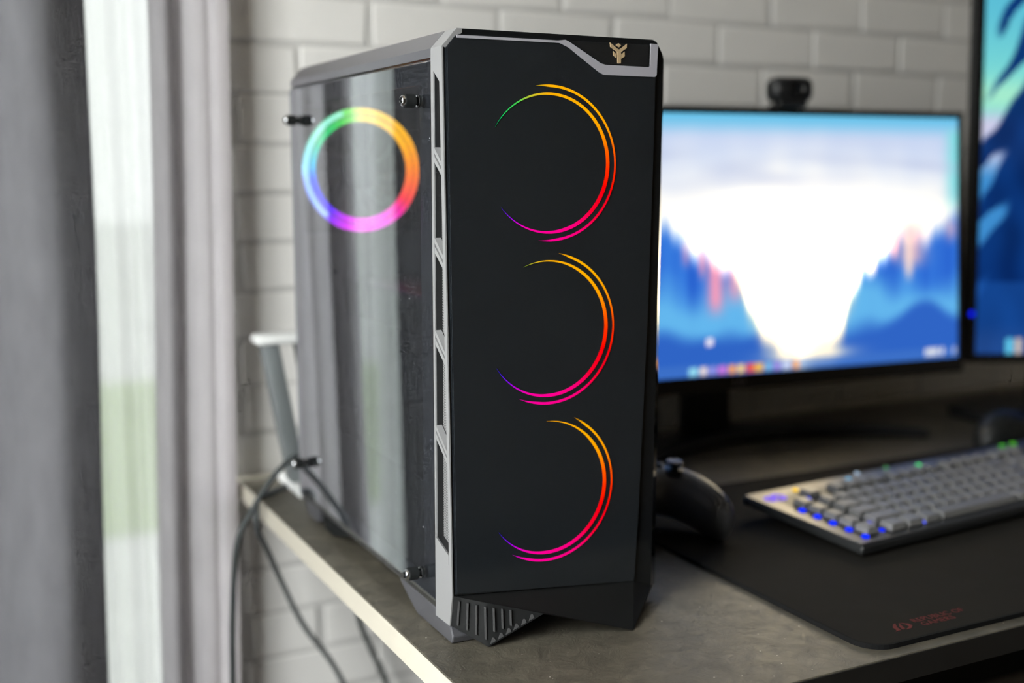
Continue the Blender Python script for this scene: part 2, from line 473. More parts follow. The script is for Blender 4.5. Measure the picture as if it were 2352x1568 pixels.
# outside
b = NB(); box(b, -14, 14, -12, 4.2, -1.05, -0.95); structure(obj('ground', b, M['paving']))
b = NB(); box(b, -14, 14, 4.2, 7.3, -1.05, -0.94); structure(obj('lawn', b, M['lawn']), 'green lawn outside the window')
b = NB(); box(b, -14, 14, 7.3, 30, -1.05, -0.95); structure(obj('ground', b, M['paving']))

# pale batten along the wall behind the desk
b = NB(); box(b, 0.25, 2.0, 1.272, 1.2935, -0.022, 0.0, 0.002); structure(obj('trim_1', b, M['cream']), 'cream batten on the wall behind the desk')

# ------------------------------------------------------------------ curtains
def curtain(name, pts, z0, z1, mat, lean=0.0, wob=0.004, nz=26, n=10):
    path = catmull([(p[0], p[1], 0) for p in pts], n)
    bm = NB(); rows = []
    for k in range(nz+1):
        z = z0 + (z1-z0)*k/nz
        row = []
        for i, p in enumerate(path):
            s = 1.0 + 0.10*math.sin(z*2.1+i*0.05)
            dx = lean*(z-0.17) + wob*noise.noise(Vector((p.x*12, 3.1, z*2.2)))
            dy = wob*1.6*noise.noise(Vector((p.x*14, 9.7, z*1.8)))
            row.append(bm.verts.new(((p.x+dx)*1.0205, 1.245+(p.y-1.22)*s+dy, z)))
        rows.append(row)
    for k in range(nz):
        for i in range(len(path)-1):
            bm.faces.new((rows[k][i], rows[k][i+1], rows[k+1][i+1], rows[k+1][i]))
    return obj(name, bm, mat, smooth=True, ang=180)

Lp = [(-0.43, 1.235), (-0.39, 1.18), (-0.34, 1.17), (-0.30, 1.22),
      (-0.265, 1.235), (-0.22, 1.18), (-0.17, 1.165), (-0.12, 1.20), (-0.085, 1.235), (-0.04, 1.22), (0.0, 1.235), (0.030, 1.235),
      (0.050, 1.20), (0.080, 1.165), (0.110, 1.16), (0.133, 1.178), (0.147, 1.205), (0.1515, 1.222), (0.1525, 1.236), (0.1585, 1.246)]
tag(curtain('curtain', Lp, -0.74, 1.45, M['curtain'], lean=0.012), 'wide grey curtain fold, coloured darker for its shade, at the far left, beside the bright gap', 'curtain')
Rp = [(0.226, 1.252), (0.2135, 1.236), (0.2135, 1.218), (0.222, 1.207), (0.2325, 1.213), (0.2385, 1.238), (0.243, 1.226), (0.252, 1.211),
      (0.263, 1.208), (0.270, 1.214), (0.277, 1.209), (0.287, 1.216), (0.2945, 1.235), (0.290, 1.252)]
tag(curtain('curtain', Rp, -0.74, 1.45, M['curtain_lit'], lean=0.020), 'grey gathered curtain, coloured paler for the light on it, hanging beside the brick wall and the desk edge', 'curtain')
Sp = [(0.06, 1.268), (0.09, 1.258), (0.12, 1.268), (0.142, 1.256), (0.156, 1.266), (0.166, 1.258), (0.174, 1.262), (0.182, 1.268), (0.195, 1.258), (0.207, 1.268), (0.222, 1.258), (0.245, 1.264)]
tag(curtain('sheer_curtain', Sp, -0.74, 1.45, M['sheer'], lean=0.0, wob=0.002), 'bright sheer voile glowing in the gap between the two grey curtains', 'curtain')

# ------------------------------------------------------------------ desk
DX0, DX1, DY0, DY1 = 0.304, 2.05, 0.581, 1.268
desk = thing('desk', 'slate-grey desk with a cream side edge, under the tower and keyboard', 'desk', (1.2, 0.93, RZ0))
b = NB(); box(b, DX0+0.0012, DX1, DY0+0.001, DY1, -0.0200, 0.0, 0.0006, 1); obj('desktop', b, M['slate'], desk)
b = NB(); box(b, DX0, DX0+0.0011, DY0+0.001, DY1, -0.0200, -0.0003, 0.0003, 1); obj('edge_band', b, M['cream'], desk)
b = NB(); box(b, DX0, DX1, DY0-0.0002, DY0+0.0009, -0.0200, -0.0006, 0.0003, 1); obj('edge_band', b, M['shaded_edge'], desk)  # front band coloured near black for the shadow it lies in
for x in (0.60, 1.98):
    b = NB(); box(b, x, x+0.025, 0.60, 1.255, RZ0, -0.0201, 0.002); obj('added_panel_leg', b, M['black'], desk)  # unseen panel legs, added to keep window light out under the desk
b = NB(); box(b, 0.6252, 1.9798, 1.20, 1.215, -0.45, -0.0201, 0.001, 1); obj('back_panel', b, M['black'], desk)

# ------------------------------------------------------------------ the tower
CX0, CX1, CYB, CZT = 0.330, 0.520, 1.120, 0.4412
def yf(z): return 0.7541 - (0.4412-z)*0.0258
case = thing('computer_case', 'black computer tower with glass side panel and three rainbow fan rings', 'computer', (0.425, 0.94, 0.0))
HX, HZ, HB = CX0+0.0115, CZT, 0.4287
# top shell
def shell(t):
    return [(CX0+t, 0.4225), (CX0+t, HB), (HX+t*0.5, HZ-t), (CX1-0.0115-t*0.5, HZ-t), (CX1-t, HB), (CX1-t, 0.4225)]
b = NB()
outer = shell(0); inner = shell(0.002)
prism(b, outer + list(reversed(inner)), 0.7742, CYB-0.004, 1)
obj('top_panel', b, M['steel'], case)
b = NB()   # rounded rear cap of the top shell
prism(b, shell(0.0008), CYB-0.004, CYB, 1, 0.0015)
obj('top_rear_cap', b, M['steel'], case)
# rear, right, bottom panels
b = NB(); box(b, CX0+0.001, CX1-0.001, CYB-0.002, CYB-0.0002, 0.0145, 0.4222, 0.0004, 1); obj('rear_panel', b, M['steel'], case)
b = NB(); box(b, CX1-0.003, CX1, 0.775, CYB-0.002, 0.0145, 0.4222, 0.0006, 1); obj('right_panel', b, M['steel'], case)
b = NB(); box(b, CX0+0.0042, CX1-0.003, 0.775, CYB-0.002, 0.0145, 0.0185, 0.0006, 1); obj('bottom_panel', b, M['steel'], case)
b = NB(); box(b, CX0+0.006, CX1-0.004, 0.7745, 0.778, 0.019, 0.4222); obj('front_wall', b, M['inner'], case)
# steel frame behind the glass
b = NB(); prism(b, [(0.7785, 0.0190), (CYB-0.0025, 0.0190), (CYB-0.0025, 0.4222), (0.7785, 0.4222)], CX0+0.0046, CX0+0.0060, 0,
                holes=[[(0.806, 0.034), (1.100, 0.034), (1.100, 0.4055), (0.806, 0.4055)]])
obj('side_frame', b, M['frame_lit'], case)
b = NB(); box(b, 0.494, 0.496, 0.78, CYB-0.003, 0.019, 0.42); obj('motherboard_tray', b, M['inner'], case)
b = NB(); box(b, CX0+0.010, 0.4935, 0.80, CYB-0.006, 0.0195, 0.105, 0.001, 1); obj('power_supply_shroud', b, M['inner'], case)
mb = obj('motherboard', box(NB(), 0.4890, 0.4910, 0.87, 1.108, 0.16, 0.40), M['pcb'], case)
b = NB(); box(b, 0.462, 0.4885, 0.985, 1.055, 0.295, 0.365, 0.002, 1); obj('cooler', b, M['black'], mb)
for k in range(4):
    b = NB(); box(b, 0.455, 0.4885, 0.925+k*0.010, 0.929+k*0.010, 0.255, 0.385, 0.0005, 1); obj('memory_stick', b, M['black'], mb)
b = NB(); box(b, 0.372, 0.4885, 0.86, 1.106, 0.205, 0.240, 0.003); obj('graphics_card', b, M['black'], case)
for k in range(6):
    b = NB(); box(b, 0.385, 0.47, CYB-0.0045, CYB-0.0030, 0.125+k*0.0205, 0.139+k*0.0205, 0.0005, 1); obj('slot_cover', b, M['steel'], case)

# rear fan with rainbow ring
FX, FZ, FY = 0.3935, 0.344, 1.098
def ramp(stops, a):
    for i in range(len(stops)-1):
        a0, c0 = stops[i]; a1, c1 = stops[i+1]
        if a <= a1:
            t = max(0, min(1, (a-a0)/(a1-a0)))
            l0, l1 = lin(c0), lin(c1)
            return tuple(l0[k]*(1-t)+l1[k]*t for k in range(3))
    return lin(stops[-1][1])
def setcol(o, fn):
    ca = o.data.color_attributes.new('Col', 'FLOAT_COLOR', 'POINT')
    for i, v in enumerate(o.data.vertices):
        c = fn(v.co); ca.data[i].color = (c[0], c[1], c[2], 1)
ring_stops = [(-180, (255, 0, 215)), (-160, (225, 0, 235)), (-140, (90, 10, 245)), (-120, (20, 10, 250)), (-100, (50, 90, 255)), (-85, (40, 200, 235)),
              (-60, (0, 215, 140)), (-35, (20, 210, 90)), (-12, (110, 220, 60)), (2, (250, 205, 20)), (25, (255, 195, 0)), (60, (255, 175, 0)),
              (85, (255, 140, 20)), (105, (255, 105, 50)), (125, (255, 50, 70)), (140, (250, 0, 170)), (160, (245, 0, 220)), (180, (255, 0, 215))]
fan = thing_fan = None
b = NB()
sq = 0.060
prism(b, [(FX-sq+.002, FZ-sq), (FX+sq, FZ-sq), (FX+sq, FZ+sq), (FX-sq+.002, FZ+sq)], FY, FY+0.018, 1,
      holes=[[(FX+0.0465*math.cos(a*math.pi/24), FZ+0.0465*math.sin(a*math.pi/24)) for a in range(48)]])
fan = obj('rear_fan', b, M['black'], case)
b = NB()
seg = 120
prof = [(0.0470, -0.001), (0.0478, -0.0045), (0.0505, -0.0055), (0.0525, -0.0042), (0.0535, -0.0042), (0.0558, -0.0055), (0.0590, -0.0045), (0.0600, -0.001)]
rg = []
for k in range(seg):
    a = 2*math.pi*k/seg
    rg.append([b.verts.new((FX+r*math.sin(a), FY+h, FZ+r*math.cos(a))) for r, h in prof])
for k in range(seg):
    A, B = rg[k], rg[(k+1) % seg]
    for i in range(len(prof)-1): b.faces.new((A[i], A[i+1], B[i+1], B[i]))
bmesh.ops.recalc_face_normals(b, faces=list(b.faces))
ro = obj('light_ring', b, M['ring'], fan, smooth=True)
cc = Vector((FX, 0, FZ)) - Vector(case.location)
def ringcol(v):
    a = math.degrees(math.atan2(v.x-cc.x, v.z-cc.z)); r = math.hypot(v.x-cc.x, v.z-cc.z)
    c = ramp(ring_stops, a)
    k = 1.0
    if 0.0520 < r < 0.0540: k = 0.6                         # groove between the two light guides
    wht = 0.0
    if r > 0.0545 and (-140 < a < -20): wht = 0.55 if r < 0.0595 else 0.1      # brighter outer guide on this side
    return tuple(min(1.0, x*k)*(1-wht)+wht*(0.55 if i == 0 else 0.95) for i, x in enumerate(c))
setcol(ro, ringcol)
b = NB(); lathe(b, [(0, -0.002), (0.017, -0.002), (0.019, 0.0), (0.019, 0.016), (0, 0.016)], (FX, FY, FZ), (0, 1, 0)); obj('hub', b, M['black'], fan, smooth=True)
for k in range(9):
    a = 2*math.pi*k/9; b = NB()
    vs = []
    for i in range(5):
        r = 0.018+0.0275*i/4; sw = 0.25*i/4
        for s, h in ((-1, 0.003), (1, 0.014)):
            aa = a + sw + s*0.22
            vs.append((FX+r*math.cos(aa), FY+h, FZ+r*math.sin(aa)))
    fs = [(2*i, 2*i+1, 2*i+3, 2*i+2) for i in range(4)]
    tris(b, vs, fs); obj('blade', b, M['black'], fan, smooth=True)

# side glass and thumb screws
b = NB(); box(b, CX0, CX0+0.004, 0.7742, CYB+0.0015, 0.0190, 0.4205, 0.0006, 2)
obj('side_glass', b, M['side_glass'], case)
def thumbscrew(y, z):
    b = NB()
    lathe(b, [(0.0, 0.0), (0.0045, 0.0), (0.0045, -0.001), (0.0026, -0.0012), (0.0026, -0.003), (0.0044, -0.0032), (0.0050, -0.004), (0.0050, -0.0110), (0.0044, -0.0116), (0, -0.0116)], (CX0-0.0001, y, z), (1, 0, 0), 28)
    s = obj('thumb_screw', b, M['rubber'], case, smooth=True)
    b = NB(); lathe(b, [(0.0041, -0.0116), (0.0041, -0.0128), (0.0034, -0.0138), (0.0018, -0.0142), (0, -0.0142)], (CX0, y, z), (1, 0, 0), 24)
    obj('screw_head', b, M['chrome'], s, smooth=True)
    b = NB()
    for a in (0.5, 0.5+math.pi/2):
        dy, dz = math.cos(a)*0.0026, math.sin(a)*0.0026; px, pz = -math.sin(a)*0.0006, math.cos(a)*0.0006
        prism(b, [(y-dy-px, z-dz-pz), (y+dy-px, z+dz-pz), (y+dy+px, z+dz+pz), (y-dy+px, z-dz+pz)], CX0-0.0144, CX0-0.0130, 0)
    obj('cross_slot', b, M['rubber'], s)
    b = NB(); lathe(b, [(0.0044, 0.0), (0.0044, -0.0010), (0.0030, -0.0012)], (CX0-0.0004, y, z), (1, 0, 0), 24)
    obj('washer', b, M['chrome'], s, smooth=True)
for y, z in ((0.796, 0.3935), (0.801, 0.0380), (1.092, 0.3905), (1.098, 0.0570)): thumbscrew(y, z)

# silver side trim with slanted slats over a mesh grille
tr_out = [(0.7737, 0.4287), (0.7541, 0.4287), (0.7436, 0.0375), (0.7483, 0.0135), (0.7737, 0.0128)]
tr_hole = [(0.7689, 0.4128), (0.7586, 0.4050), (0.7488, 0.0671), (0.7714, 0.0745)]
b = NB(); prism(b, tr_out, CX0, CX0+0.0010, 0, 0.0, holes=[tr_hole])
prism(b, [(CX0, 0.4287), (HX, 0.4412), (HX+0.004, 0.4412), (HX+0.004, 0.4385), (CX0+0.0035, 0.4275)], 0.7541, 0.7737, 1)
trim = obj('side_trim', b, M['silver'], case)
b = NB(); prism(b, tr_hole, CX0+0.0060, CX0+0.0065, 0); obj('mesh_grille', b, M['mesh'], trim)
b = NB()
h = tr_hole
for i in range(4):
    p, q = h[i], h[(i+1) % 4]
    vs = [(CX0+0.0010, *p), (CX0+0.0010, *q), (CX0+0.0064, *q), (CX0+0.0064, *p)]
    vv = [b.verts.new(v) for v in vs]; b.faces.new(vv)
obj('grille_recess', b, M['black'], trim)
b = NB()   # bright bevel at the lower end of the opening
prism(b, [(0.7714, 0.0745), (0.7488, 0.0671), (0.7485, 0.0600), (0.7722, 0.0705)], CX0-0.0004, CX0+0.001, 0)
obj('lower_bevel', b, M['silver'], trim)
def lerp(a, b_, t): return a+(b_-a)*t
def hole_y(z, side):
    if side == 'l': return lerp(0.7689, 0.7714, (0.4128-z)/(0.4128-0.0745))+0.0004
    return lerp(0.7586, 0.7488, (0.405-z)/(0.405-0.0671))-0.0004
for l1, l0, r1, r0 in ((0.3606, 0.3503, 0.3496, 0.3400), (0.2967, 0.2858, 0.2843, 0.2745), (0.2300, 0.2196, 0.2153, 0.2057), (0.1597, 0.1499, 0.1433, 0.1340)):
    for f0, f1 in ((0.0, 0.36), (0.60, 1.0)):
        za, zb = lerp(l1, l0, f0), lerp(l1, l0, f1); zc, zd = lerp(r1, r0, f1), lerp(r1, r0, f0)
        b = NB(); prism(b, [(hole_y(za, 'l'), za), (hole_y(zb, 'l'), zb), (hole_y(zc, 'r'), zc), (hole_y(zd, 'r'), zd)], CX0+0.0002, CX0+0.0050, 0)
        obj('slat', b, M['silver'], trim)
    za, zb = lerp(l1, l0, 0.36), lerp(l1, l0, 0.52); zc, zd = lerp(r1, r0, 0.52), lerp(r1, r0, 0.36)
    b = NB(); prism(b, [(hole_y(za, 'l'), za), (hole_y(zb, 'l'), zb), (hole_y(zc, 'r'), zc), (hole_y(zd, 'r'), zd)], CX0+0.0022, CX0+0.0050, 0)
    obj('slat_web', b, M['silver'], trim)

# front bezel: front outline lofted back to the body outline
def onf(x, z, d=0.0): return (x, yf(z)+d, z)
fl = [(0.3306, 0.0372), (0.3306, 0.4285), (0.3340, 0.4330), (0.3395, 0.4392), (0.3435, 0.4412), (0.5035, 0.4412), (0.5070, 0.4395), (0.5120, 0.4310), (0.5130, 0.4270), (0.5030, 0.0170)]
bl = [(0.3340, 0.0372), (0.3340, 0.4270), (0.3350, 0.4310), (0.3400, 0.4380), (0.3435, 0.4405), (0.5075, 0.4412), (0.5110, 0.4395), (0.5190, 0.4310), (0.5200, 0.4270), (0.5200, 0.0095)]
b = NB()
A = [b.verts.new(onf(x, z, 0.0006)) for x, z in fl]
B = [b.verts.new((x, 0.7635, z) if x > 0.505 else ((0.3385 if x < 0.3342 else max(x, 0.3400)), yf(z)+0.0035, z)) for x, z in bl]
C_ = [b.verts.new((x, 0.7740, z)) for x, z in bl]
b.faces.new(A)
for i in range(len(fl)):
    j = (i+1) % len(fl)
    b.faces.new((A[i], A[j], B[j], B[i])); 
    if i in (4, 5, 6, 7, 8, 9): b.faces.new((B[i], B[j], C_[j], C_[i]))
bmesh.ops.recalc_face_normals(b, faces=list(b.faces))
obj('front_bezel', b, M['black_gloss'], case)
# glass front panel
gl = [(0.3328, 0.0388), (0.3328, 0.4278), (0.3400, 0.4360), (0.3430, 0.4372), (0.5020, 0.4372), (0.5055, 0.4340), (0.5040, 0.3737), (0.4990, 0.2417), (0.4900, 0.0705), (0.4864, 0.0240)]
b = NB()
A = [b.verts.new(onf(x, z, -0.0016)) for x, z in gl]; B = [b.verts.new(onf(x, z, 0.0010)) for x, z in gl]
b.faces.new(A); 
for i in range(len(gl)):
    j = (i+1) % len(gl); b.faces.new((A[i], A[j], B[j], B[i]))
bmesh.ops.recalc_face_normals(b, faces=list(b.faces))
bmesh.ops.bevel(b, geom=[e for e in b.edges if all(v in A for v in e.verts)], offset=0.0007, segments=2, affect='EDGES')
fp = obj('front_panel', b, M['front_glass'], case)

def plate(poly, d0, d1, name, mat, parent):
    b = NB()
    A = [b.verts.new(onf(x, z, d0)) for x, z in poly]; B = [b.verts.new(onf(x, z, d1)) for x, z in poly]
    b.faces.new(A); b.faces.new(list(reversed(B)))
    for i in range(len(poly)):
        j = (i+1) % len(poly); b.faces.new((A[i], A[j], B[j], B[i]))
    bmesh.ops.recalc_face_normals(b, faces=list(b.faces))
    return obj(name, b, mat, parent)
strip = [(0.3405, 0.4364), (0.4200, 0.4364), (0.4262, 0.4372), (0.4290, 0.4362), (0.4560, 0.4218), (0.4600, 0.4208), (0.4985, 0.4206), (0.4992, 0.4214), (0.4998, 0.4378),
         (0.5064, 0.4376), (0.5050, 0.4150), (0.5035, 0.4136), (0.4590, 0.4136), (0.4555, 0.4148), (0.4290, 0.4318), (0.4215, 0.4347), (0.3405, 0.4345)]
plate(strip, -0.0022, -0.0010, 'light_strip', M['led_off'], fp)
panel = [(0.4300, 0.4368), (0.4565, 0.4227), (0.4602, 0.4216), (0.4978, 0.4214), (0.4985, 0.4368)]
lp = plate(panel, -0.0019, -0.0012, 'badge_panel', M['black'], fp)
def lg(px, py): return (0.4714+(px-1098)*0.0000452, 0.4300-(py-320)*0.0000452)
for poly in ([(930, 165), (1078, 262), (1100, 268), (1122, 262), (1255, 172), (1252, 238), (1140, 308), (1137, 490), (1078, 490), (1066, 308), (937, 235)],
             [(1040, 203), (1092, 168), (1142, 203), (1102, 236)],
             [(990, 298), (1056, 345), (1052, 406), (990, 366)],
             [(1150, 345), (1210, 300), (1213, 375), (1150, 410)]):
    plate([lg(*p) for p in poly], -0.0025, -0.0018, 'emblem', M['gold'], lp)

# rainbow arcs of the three front fans
arc_stops = [(-62, (0, 150, 90)), (-50, (15, 195, 95)), (-30, (70, 205, 80)), (-16, (200, 190, 40)), (0, (250, 175, 5)), (40, (255, 178, 0)), (62, (255, 160, 0)), (80, (255, 95, 0)),
             (95, (255, 45, 0)), (110, (250, 0, 0)), (135, (245, 0, 45)), (155, (248, 0, 120)), (175, (250, 0, 140)), (200, (248, 0, 155)), (210, (215, 0, 190)), (220, (140, 0, 225)), (232, (65, 20, 235)), (242, (50, 30, 190))]
def arc(cx, cz, r, a0, a1, wmax, t0, t1, lo=1.0):
    N = 96; b = NB(); row = []
    for i in range(N+1):
        t = i/N; a = R(a0+(a1-a0)*t)
        wd = wmax*min(1.0, (t/t0)**0.8 if t < t0 else 1.0)*min(1.0, ((1-t)/t1)**0.8 if 1-t < t1 else 1.0)
        wd *= lo + (1-lo)*abs(math.cos(a)) if lo < 1 else 0.62+0.38*math.exp(-((math.degrees(a)-115)/70)**2)
        wd = max(wd, 0.00012)
        ro_, ri = r, r-wd
        pts = []
        for rr in (ro_, ri):
            x, z = cx+rr*math.sin(a), cz+rr*math.cos(a)
            pts.append(onf(x, z, -0.0020)); pts.append(onf(x, z, -0.0014))
        row.append([b.verts.new(p) for p in pts])
    for i in range(N):
        P, Q = row[i], row[i+1]
        b.faces.new((P[0], Q[0], Q[2], P[2])); b.faces.new((P[0], P[1], Q[1], Q[0])); b.faces.new((P[2], Q[2], Q[3], P[3]))
    bmesh.ops.recalc_face_normals(b, faces=list(b.faces))
    o = obj('light_arc', b, M['arc'], fp)
    c0 = Vector((cx, 0, cz)) - Vector(case.location)
    def cf(v):
        a = math.degrees(math.atan2(v.x-c0.x, v.z-c0.z))
        if a < a0-3: a += 360
        c = ramp(arc_stops, a)
        fade = min(1.0, 0.35+0.65*min(1, (a-a0+0.5)/10))*min(1.0, 0.35+0.65*min(1, (a1-a+0.5)/10))
        return tuple(x*fade for x in c)
    setcol(o, cf)
for cx, cz, o0, o1, i0, i1 in ((0.4128, 0.3490, -11.5, 190, -60, 232), (0.4110, 0.2285, 9, 207, -24, 239), (0.4094, 0.1090, 24, 213, -1, 236)):
    arc(cx, cz, 0.0562, o0, o1, 0.0018, 0.06, 0.08, lo=0.62)
    arc(cx, cz, 0.0506, i0, i1, 0.0029, 0.22, 0.22)

# chin, ribs, feet
Ap, Sp_, Vp, Ep, Cp, Gp, Dp = (0.3312, 0.7436, 0.0375), (0.3312, 0.7483, 0.0135), (0.3520, 0.7285, 0.0006), (0.3945, 0.7228, 0.0203), (0.4630, 0.7070, 0.0006), (0.4864, 0.7432, 0.0240), (0.5195, 0.7638, 0.0100)
Bk = 0.775
vs = [Ap, Sp_, Vp, Ep, Cp, Gp, Dp, (Sp_[0], Bk, Sp_[2]), (Vp[0], Bk, Vp[2]), (Ep[0], Bk, Ep[2]), (Cp[0], Bk, Cp[2]), (Dp[0], Bk, Dp[2]), (0.5030, yf(0.017)+0.0006, 0.0172)]
fs = [(0, 3, 4), (0, 4, 5), (5, 4, 12), (12, 4, 6), (1, 7, 8, 2), (2, 8, 9, 3), (3, 9, 10, 4), (4, 10, 11, 6)]
b = NB(); tris(b, vs, fs); obj('front_skirt', b, M['skirt'], case)
vA, vS, vV, vE = Vector(Ap), Vector(Sp_), Vector(Vp), Vector(Ep)
def facT(t): return lerp(vA, vE, t)
def facB(t): return lerp(vS, vV, t/0.37) if t < 0.37 else lerp(vV, vE, (t-0.37)/0.63)
def facN(t):
    n_ = (facB(t)-facT(t)).cross(vE-vA).normalized()
    return -n_ if n_.y > 0 else n_
b = NB(); NF = 27; tp = [b.verts.new(facT(k/NF)) for k in range(NF)]; bt = [b.verts.new(facB(k/NF)) for k in range(NF)]; ve = b.verts.new(vE)
for k in range(NF-1): b.faces.new((tp[k], tp[k+1], bt[k+1], bt[k]))
b.faces.new((tp[-1], ve, bt[-1]))
bmesh.ops.recalc_face_normals(b, faces=list(b.faces))
facet = obj('ribbed_facet', b, M['skirt'], case, smooth=True)
for i in range(7):
    t = 0.06+0.094*i
    dn = facB(t)-facT(t); nr = facN(t); side = (vE-vA).normalized()*0.0006
    P0, P1 = facT(t)+dn*0.10, facT(t)+dn*(0.86 if t < 0.4 else 0.70)
    pts = [P0-side, P0+side, P1+side, P1-side]
    b = NB(); tris(b, [p-nr*0.0008 for p in pts]+[p+nr*0.0017 for p in pts], [(4, 5, 6, 7), (0, 1, 5, 4), (1, 2, 6, 5), (2, 3, 7, 6), (3, 0, 4, 7)])
    obj('rib', b, M['rib'], facet)
for i in range(6):
    t = 0.42+0.088*i; nr = facN(t)
    dn = (facT(t)-facB(t)).normalized(); s_ = (vE-vV).normalized()
    Q = facB(t)+dn*0.0012
    pts = [Q-s_*0.0024, Q+s_*0.0024, Q+s_*0.0012+dn*0.0030, Q-s_*0.0004+dn*0.0038]
    b = NB(); tris(b, [p-nr*0.0006 for p in pts]+[p+nr*0.0006 for p in pts], [(4, 5, 6, 7), (0, 1, 5, 4), (1, 2, 6, 5), (2, 3, 7, 6), (3, 0, 4, 7)])
    obj('tooth', b, M['rib'], facet)
for x0, x1 in ((CX0+0.0004, CX0+0.020), (CX1-0.020, CX1-0.0004)):
    fr_ = [(0.7490, 0.0132), (0.7440, 0.006), (0.7460, 0.0004)] if x0 < 0.4 else [(0.7745, 0.0004)]
    b = NB(); prism(b, [(0.8500, 0.0188), (0.7745, 0.0188), (0.7745, 0.0127)][:3 if x0 < 0.4 else 2] + fr_ + [(0.8120, 0.0004), (0.8311, 0.008), (0.8470, 0.016)], x0, x1, 0, 0.0012)
    obj('front_foot', b, M['foot'], case)
    b = NB(); prism(b, [(1.068, 0.0188), (1.054, 0.0004), (1.030, 0.0004), (0.992, 0.010), (0.962, 0.0188)], x0+0.004, x1, 0, 0.0008)
    obj('rear_foot', b, M['rubber'], case)
    b = NB(); prism(b, [(1.116, 0.0188), (1.102, 0.002), (1.072, 0.002), (1.0695, 0.0188)], x0+0.002, x1, 0, 0.0008)
    obj('rear_skirt', b, M['foot'], case)

# ------------------------------------------------------------------ stand behind the tower
st = thing('tablet_stand', 'white-topped stand with a grey slanted leg behind the tower', 'stand', (0.372, 1.205, 0.0))
b = NB(); box(b, 0.342, 0.430, 1.165, 1.250, 0.0, 0.011, 0.004, 3); obj('base', b, M['white_plastic'], st, smooth=True)
b = NB(); prism(b, [(0.3150, 0.163), (0.3330, 0.163), (0.3600, 0.011), (0.3420, 0.011)], 1.192, 1.214, 1, 0.002); obj('leg', b, M['grey_alu'], st, smooth=True)
b = NB(); prism(b, [(0.3520, 0.163), (0.3620, 0.163), (0.3860, 0.011), (0.3760, 0.011)], 1.193, 1.213, 1, 0.002); obj('leg', b, M['black'], st, smooth=True)
b = NB(); box(b, 0.3080, 0.400, 1.188, 1.218, 0.1625, 0.1735, 0.0046, 3); obj('top_plate', b, M['white_plastic'], st, smooth=True)

# ------------------------------------------------------------------ cables
b = NB(); tube(b, [(0.385, 1.122, 0.060), (0.362, 1.138, 0.059), (0.340, 1.148, 0.054), (0.3165, 1.150, 0.0384), (0.288, 1.150, 0.0006), (0.2713, 1.150, -0.034), (0.2644, 1.150, -0.102), (0.2617, 1.150, -0.181), (0.258, 1.150, -0.40), (0.262, 1.150, -0.70), (0.32, 1.15, -0.746), (0.42, 1.16, -0.746)], 0.0031, 12)
tag(obj('power_cable', b, M['cable'], smooth=True), 'black cable looping from behind the tower down past the curtain', 'cable')
b = NB(); tube(b, [(0.345, 1.215, 0.0035), (0.322, 1.195, 0.0035), (0.303, 1.180, 0.0030), (0.2995, 1.180, -0.010), (0.3020, 1.185, -0.034), (0.316, 1.205, -0.062), (0.338, 1.225, -0.112), (0.362, 1.230, -0.166), (0.408, 1.235, -0.245), (0.47, 1.24, -0.42), (0.50, 1.24, -0.70), (0.53, 1.22, -0.746)], 0.0030, 12)
tag(obj('cable', b, M['grey_cable'], smooth=True), 'grey cable draped over the desk edge, hanging before the lower bricks', 'cable')
b = NB(); tube(b, [(0.425, 1.262, -0.026), (0.428, 1.264, -0.10), (0.439, 1.264, -0.180), (0.455, 1.264, -0.227), (0.4737, 1.264, -0.275), (0.51, 1.262, -0.42), (0.53, 1.262, -0.70), (0.56, 1.262, -0.746)], 0.0034, 10)
tag(obj('cable', b, M['cable'], smooth=True), 'dark cable hanging under the desk close to the brick wall', 'cable')

# ------------------------------------------------------------------ desk mat
b = NB()
def rrect(x0, x1, y0, y1, r, n=8):
    out = []
    for cx, cy, a0 in ((x1-r, y1-r, 0), (x0+r, y1-r, 90), (x0+r, y0+r, 180), (x1-r, y0+r, 270)):
        for k in range(n+1):
            a = R(a0+90*k/n); out.append((cx+r*math.cos(a), cy+r*math.sin(a)))
    return out
mat = thing('desk_mat', 'large black desk mat with a red emblem in its front corner', 'desk mat', (1.04, 0.80, 0.0))
b = NB(); prism(b, rrect(0.5935, 1.4885, 0.5945, 1.0005, 0.021), 0.0002, 0.0034, 2); obj('surface', b, M['mat'], mat)
b = NB(); prism(b, rrect(0.592, 1.490, 0.593, 1.002, 0.022), 0.0002, 0.0038, 2, holes=[rrect(0.5942, 1.4878, 0.5952, 0.9998, 0.0205)]); obj('stitched_edge', b, M['mat_edge'], mat)
# red emblem (slanted eye shape) and two lines of lettering
def mp2(px, py):   # emblem drawing units -> mat
    return (0.6335+px*0.0195, 0.6095+py*0.0195)
eye1 = [(-0.08, 0.0), (0.22, 0.02), (0.30, 0.30), (0.52, 0.62), (0.36, 0.58), (0.14, 0.36), (0.08, 0.10)]
eye2 = [(0.34, 0.04), (0.42, 0.30), (0.68, 0.60), (0.58, 0.34), (0.50, 0.08)]
eye3 = [(0.46, -0.02), (0.74, 0.00), (0.98, 0.18), (0.97, 0.38), (0.72, 0.58), (0.84, 0.34), (0.78, 0.14), (0.58, 0.06)]
for poly in (eye1, eye2, eye3):
    b = NB(); prism(b, [mp2(*p) for p in poly], 0.0034, 0.0036, 2); obj('emblem', b, M['red_print'], mat)
for body, x, y, s in (('REPUBLIC OF', 0.6585, 0.6165, 0.0088), ('GAMERS', 0.6605, 0.6085, 0.0088)):
    b = text_mesh(body, s, 1.05)
    bmesh.ops.transform(b, matrix=Matrix.Translation((x, y, 0.0035)), verts=b.verts)
    obj('lettering', b, M['red_print'], mat)

